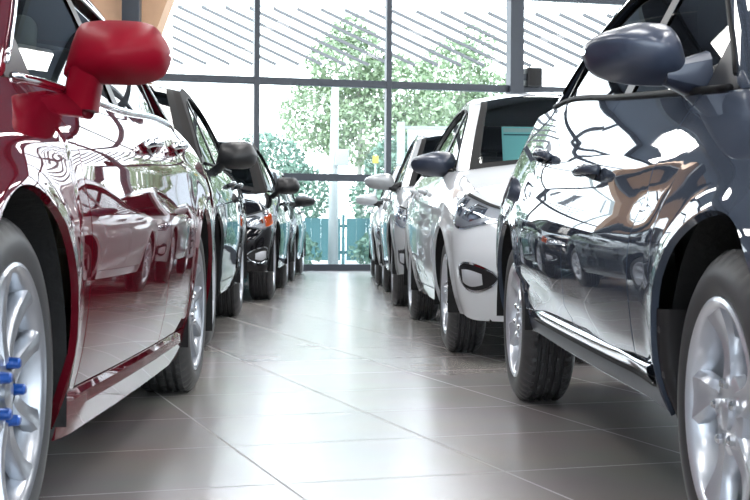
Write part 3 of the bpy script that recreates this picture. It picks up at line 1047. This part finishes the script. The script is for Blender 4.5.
place(1, .363, 7.0, .249, 9.5, 'car', 'white car with a teal sheet behind its windscreen',
      WB=2.5, W=.85, r=.30, rr=.205, tw=.195, R=.355, sill=.22, fo=.80, ro=.72, paint='white', mirror_mat='greymir', mirror='swept',
      top=[(-.42,.83),(.22,.95),(1.6,.98),(2.9,1.03)], zfc=.72, zrc=.98, cowl=.20, deck=2.85, yrf=1.0, yrr=2.5,
      roof=[(.20,.95),(.55,1.17),(1.0,1.39),(1.5,1.45),(2.1,1.41),(2.5,1.30),(2.85,1.03)], t=.40, yd=(.46,1.33), rim='five', hi=True, crease=cr_grey, trim='seal', zfb=.20, mirror_dx=-.05, clear='clear', hl=dict(a=-.50, b=.13, za=.64))

place(1, .144, 11.25, .0815, 13.8, 'car', 'silver car parked directly behind the white car',
      WB=2.55, W=.88, r=.33, rr=.215, tw=.215, R=.39, sill=.27, fo=.74, ro=.66, paint='silver', mirror_mat='silver', mirror='swept', zfb=.28,
      top=[(-.45,.90),(.22,1.0),(1.6,1.03),(3.0,1.06)], zfc=.84, zrc=1.0, cowl=.25, deck=2.95, yrf=.95, yrr=2.6,
      roof=[(.25,1.0),(.55,1.24),(.95,1.46),(1.5,1.54),(2.1,1.52),(2.6,1.40),(2.95,1.06)], t=.36, yd=(.5,1.33), rim='six', crease=cr_mild, trim='seal', glass='dglass')

place(1, .005, 15.35, -.055, 17.9, 'car', 'pale silver car farthest back on the right, by the glass',
      WB=2.55, W=.87, r=.31, rr=.20, tw=.20, R=.37, sill=.24, fo=.76, ro=.72, paint='pale', mirror_mat='pale', mirror='swept', deck=2.9, yrr=2.5,
      roof=[(.22,.93),(.55,1.17),(.95,1.38),(1.5,1.45),(2.1,1.41),(2.5,1.30),(2.9,.985)], crease=cr_mild, trim='seal', rim='six')

# teal printed sheet standing behind the white car's windscreen
M['teal'] = pbr('teal_print', (.25,.78,.84), .5)
M['teald'] = pbr('dark_teal_print', (.015,.16,.22), .5)
M['paper'] = pbr('pale_print', (.45,.70,.74), .5)
ps = empty('price_sheet', (.90, 7.70, .962), .045); ps.rotation_euler = (R(-20), 0, .045)
tag(ps, 'teal printed sheet standing behind the white car windscreen', 'sheet')
boxobj('sheet_board', -.165, .165, -.004, .004, 0, .29, M['teal'], ps)
for z0, z1, mm in ((.235,.243,'teald'), (.045,.053,'teald'), (.255,.28,'paper')):
    boxobj('printed_band', -.155, .155 if mm == 'teald' else .02, -.006, -.003, z0, z1, M[mm], ps)

# ================================================================== outside
M['paving'] = pbr('pale_paving', (.42,.43,.43), .8, noise=.1, nscale=1.5)
M['leafA'] = pbr('leaf_light', (.25,.33,.20), .6, noise=.3, nscale=2.5)
M['leafB'] = pbr('leaf_mid', (.17,.28,.21), .6, noise=.3, nscale=2.5)
M['bark'] = pbr('pale_bark', (.52,.50,.46), .8, noise=.2, nscale=12)
M['tealf'] = pbr('teal_fence_paint', (.055,.15,.165), .5)
M['slat'] = pbr('grey_slat', (.11,.11,.115), .6)
M['palepost'] = pbr('pale_post', (.36,.39,.39), .5)
M['board'] = pbr('hoarding_grey', (.50,.53,.57), .6)
M['yellow'] = pbr('yellow_plate', (.55,.44,.08), .5)
g = boxobj('ground', -60, 60, .15, 90, -.25, -.03, M['paving']); struct(roomobj(g))

def leaves(name, blobs, n, size, mat, parent, seed):
    rnd = random.Random(seed); V = []; F = []
    tot = sum(b[3]*b[4]*b[5] for b in blobs)
    for bx, by, bz, rx, ry, rz in blobs:
        for _ in range(int(n*rx*ry*rz/tot)):
            while True:
                p = Vector((rnd.uniform(-1,1), rnd.uniform(-1,1), rnd.uniform(-1,1)))
                if p.length < 1: break
            p = p.normalized()*(p.length**.6)
            c = Vector((bx+p.x*rx, by+p.y*ry, bz+p.z*rz))
            s = size*rnd.uniform(.6,1.3)
            a = Vector((rnd.gauss(0,1), rnd.gauss(0,1), rnd.gauss(0,1))).normalized()
            b = a.cross(Vector((rnd.gauss(0,1), rnd.gauss(0,1), rnd.gauss(0,1)))).normalized()
            o = len(V)
            V += [c-a*s, c+b*s*.45, c+a*s, c-b*s*.45]; F.append((o, o+1, o+2, o+3))
    return mk(name, V, F, mat, parent, smooth=False)

def tree(label, x, y, h, blobs, n, size, mat, seed, group=None, tr=.09):
    t = empty('tree', (x, y, -.03)); tag(t, label, 'tree', group)
    rnd = random.Random(seed+50)
    pts = [(0,0,0), (.05*rnd.uniform(-1,1), 0, h*.3), (.12*rnd.uniform(-1,1), 0, h*.6), (.1*rnd.uniform(-1,1), .0, h*.92)]
    V, F = tube_mesh(pts, [tr, tr*.8, tr*.5, tr*.15], 10)
    for bx, by, bz, rx, ry, rz in blobs:
        vf = tube_mesh([(0, 0, min(bz*.75, h*.7)), (bx*.5, by*.5, bz-.2*rz), (bx, by, bz)], [tr*.4, tr*.25, tr*.1], 6)
        o = len(V); V += vf[0]; F += [tuple(i+o for i in f) for f in vf[1]]
    mk('trunk', V, F, M['bark'], t)
    leaves('foliage', blobs, n, size, M[mat], t, seed)
    return t
tree('tall airy green tree rising behind the middle pane', -.35, 31, 5.0,
     [(-.3,0,4.5,1.0,.8,.9), (.7,.2,3.9,1.0,.8,.9), (-.9,.1,3.3,1.0,.8,.9), (.2,-.2,2.9,1.3,.9,.8), (1.5,.1,3.1,.8,.8,.8), (-.2,0,5.2,.5,.5,.5)], 11000, .075, 'leafA', 1)
tree('tall light tree right of the middle mullion', 2.2, 33, 5.4,
     [(-.3,0,4.4,.9,.9,1.0), (.8,.2,3.7,1.1,.9,.9), (-.6,.1,3.0,1.1,.9,.8), (.3,.1,5.2,.5,.5,.6), (1.4,0,2.6,1.0,.9,.8)], 9000, .075, 'leafA', 2)
tree('low bushy tree left of the pale post', -2.3, 28.0, 2.6,
     [(0,0,1.9,.9,.8,.8), (-.5,0,1.3,.7,.7,.7), (.6,.1,1.4,.8,.7,.7)], 6000, .065, 'leafB', 3)
tree('low bushy tree between the pale post and the right-hand cars', .75, 28.0, 2.7,
     [(0,0,1.9,1.0,.8,.8), (-.6,0,1.3,.7,.7,.7), (.7,.1,1.4,.8,.7,.7)], 6000, .065, 'leafB', 4)
tree('slender tree outside beyond the thick post', 5.1, 30, 4.2,
     [(0,0,3.3,.7,.7,.8), (-.5,0,2.5,.8,.7,.7), (.6,.1,2.6,.8,.7,.7)], 3600, .075, 'leafA', 5)
tree('tree showing above the grey hoarding', 3.0, 36, 4.0,
     [(0,0,3.0,1.2,1,.9), (-1.2,0,2.4,1.0,.8,.8), (1.2,.1,2.4,1.0,.8,.8)], 7000, .08, 'leafB', 6)

# teal fence along the yard
fx = empty('yard_fence', (-.6, 25.4, -.03)); tag(fx, 'low teal panel fence outside the glass', 'fence')
for i in range(-3, 4):
    bm = bmesh.new()
    for j in range(8): add_box(bm, i*1.6+.06+j*.186, i*1.6+.06+j*.186+.183, -.02, .02, .08, .88)
    add_box(bm, i*1.6+.03, i*1.6+1.57, .02, .05, .2, .26); add_box(bm, i*1.6+.03, i*1.6+1.57, .02, .05, .7, .76)
    mkbm('fence_panel', bm, M['tealf'], fx, smooth=False)
for i in range(-3, 5): boxobj('fence_post', i*1.6-.03, i*1.6+.03, -.03, .06, 0, .95, M['tealf'], fx)

for bx_, by_, lab in ((-1.55, 24.3, 'low green bush in front of the teal fence, left of the pale post'), (.10, 24.5, 'low green bush in front of the teal fence, right of the pale post')):
    t = empty('bush', (bx_, by_, -.03)); tag(t, lab, 'bush')
    V, F = tube_mesh([(0,0,0),(.02,0,.2),(.03,.02,.4)], [.03,.02,.01], 6); mk('stem', V, F, M['bark'], t)
    leaves('foliage', [(0,0,.36,.42,.28,.34), (.3,0,.25,.3,.25,.24), (-.3,0,.26,.3,.25,.25)], 700, .06, M['leafB'], t, int(bx_*10)+40)

# pale post with a white box, and a small yellow plate on a stake
lp = empty('lamp_post', (-.76, 24.4, -.03)); tag(lp, 'pale upright post with a white box seen through the middle pane', 'post')
V, F = tube_mesh([(0,0,0),(0,0,1.6),(0.02,0,3.3)], [.095,.085,.065], 14); mk('post_shaft', V, F, M['palepost'], lp)
boxobj('junction_box', .03, .28, -.14, -.05, 1.82, 2.12, M['palepost'], lp, .015)
yp = empty('yellow_sign', (0.0, 24.9, -.03)); tag(yp, 'small yellow plate on a thin stake beside the mullion', 'sign')
V, F = tube_mesh([(0,0,0),(0,0,1.95)], .018, 8); mk('stake', V, F, M['palepost'], yp)
boxobj('plate', -.055, .055, -.03, -.018, 1.90, 2.04, M['yellow'], yp, .004)

# grey hoarding
hb = empty('hoarding', (.55, 26.5, -.03)); tag(hb, 'pale grey hoarding panels on a white post frame outside', 'hoarding')
boxobj('frame_post', -.13, .03, -.06, .06, 0, 2.80, M['palepost'], hb)
boxobj('hoarding_panel', .08, .80, -.02, .02, .9, 2.66, M['board'], hb)
boxobj('frame_post', .80, .86, -.05, .05, 0, 2.62, M['palepost'], hb)
boxobj('hoarding_panel', .86, 1.75, -.02, .02, .9, 2.58, M['board'], hb)
boxobj('frame_post', 1.75, 1.81, -.05, .05, 0, 2.6, M['palepost'], hb)
boxobj('frame_rail', .03, 1.75, -.03, .03, 2.66, 2.72, M['palepost'], hb)

# slanted louvre screen high up outside
lv = empty('louvre_screen', (0, 26.0, -.03)); tag(lv, 'screen of slanting grey slats high outside the glass', 'screen')
bm = bmesh.new()
zt, zb_ = 4.92, 3.86; sl = .47
for k in range(-5, 26):
    xa = -3.85+k*.462
    # slat runs from (xa, zt) down to the right; clip at the left edge
    x0, z0 = xa, zt-.012*xa
    xl = -3.85-.10*(zt-z0)
    if x0 < -3.95:
        z0 = z0-(-3.95-x0)*sl; x0 = -3.95
    x1 = x0+(z0-zb_)/sl; z1 = zb_
    if x1 > 6.6: z1 = z1+(x1-6.6)*sl; x1 = 6.6
    if x1-x0 < .15: continue
    ln = sqrt((x1-x0)**2+(z1-z0)**2); an = math.atan2(z1-z0, x1-x0)
    Mx = Matrix.Translation((x0, 0, z0)) @ Matrix.Rotation(-an, 4, 'Y')
    add_box(bm, 0, ln, -.05, .05, -.028, .028, 0, Mx)
mkbm('slats', bm, M['slat'], lv, smooth=False)
for x in (-4.6, 6.9): boxobj('screen_post', x-.05, x+.05, .05, .15, 0, 5.2, M['palepost'], lv)
for z in (5.0,): boxobj('screen_rail', -4.6, 6.9, .06, .10, z-.02, z+.02, M['palepost'], lv)

# ================================================================== light
w = bpy.data.worlds.new('World'); bpy.context.scene.world = w; w.use_nodes = True
N = w.node_tree.nodes; L = w.node_tree.links
bg = N['Background']
tc = N.new('ShaderNodeTexCoord'); sx = N.new('ShaderNodeSeparateXYZ'); rp = N.new('ShaderNodeValToRGB')
L.new(tc.outputs['Generated'], sx.inputs[0]); L.new(sx.outputs['Z'], rp.inputs[0])
rp.color_ramp.elements[0].position = 0.0; rp.color_ramp.elements[0].color = (.90,.955,1,1)
rp.color_ramp.elements[1].position = .7; rp.color_ramp.elements[1].color = (.70,.85,1,1)
L.new(rp.outputs[0], bg.inputs['Color']); bg.inputs['Strength'].default_value = 4.6
sun = bpy.data.objects.new('sun', bpy.data.lights.new('sun', 'SUN')); link(sun)
sun.data.energy = 2.4; sun.data.angle = R(8); sun.data.color = (1,.97,.92)
sun.rotation_euler = (R(38), R(-28), 0)

# ================================================================== camera
cam = bpy.data.cameras.new('camera'); co = bpy.data.objects.new('camera', cam); link(co)
cam.sensor_width = 36; cam.lens = 36*F_PX/750
cam.shift_y = -20/750
co.matrix_world = Matrix.Translation((0, 0, CAM_H)) @ Matrix.Rotation(R(90), 4, 'X') @ Matrix.Rotation(R(.4), 4, 'Z')
cam.dof.use_dof = True; cam.dof.focus_distance = 5.5; cam.dof.aperture_fstop = 16
cam.clip_start = .05; cam.clip_end = 300
sc = bpy.context.scene; sc.camera = co
sc.view_settings.view_transform = 'Standard'; sc.view_settings.look = 'None'
sc.view_settings.gamma = 1.0; sc.view_settings.exposure = 0.45; sc.view_settings.use_curve_mapping = False
sc.cycles.use_denoising = True
sc.cycles.max_bounces = 10; sc.cycles.transparent_max_bounces = 24; sc.cycles.glossy_bounces = 6
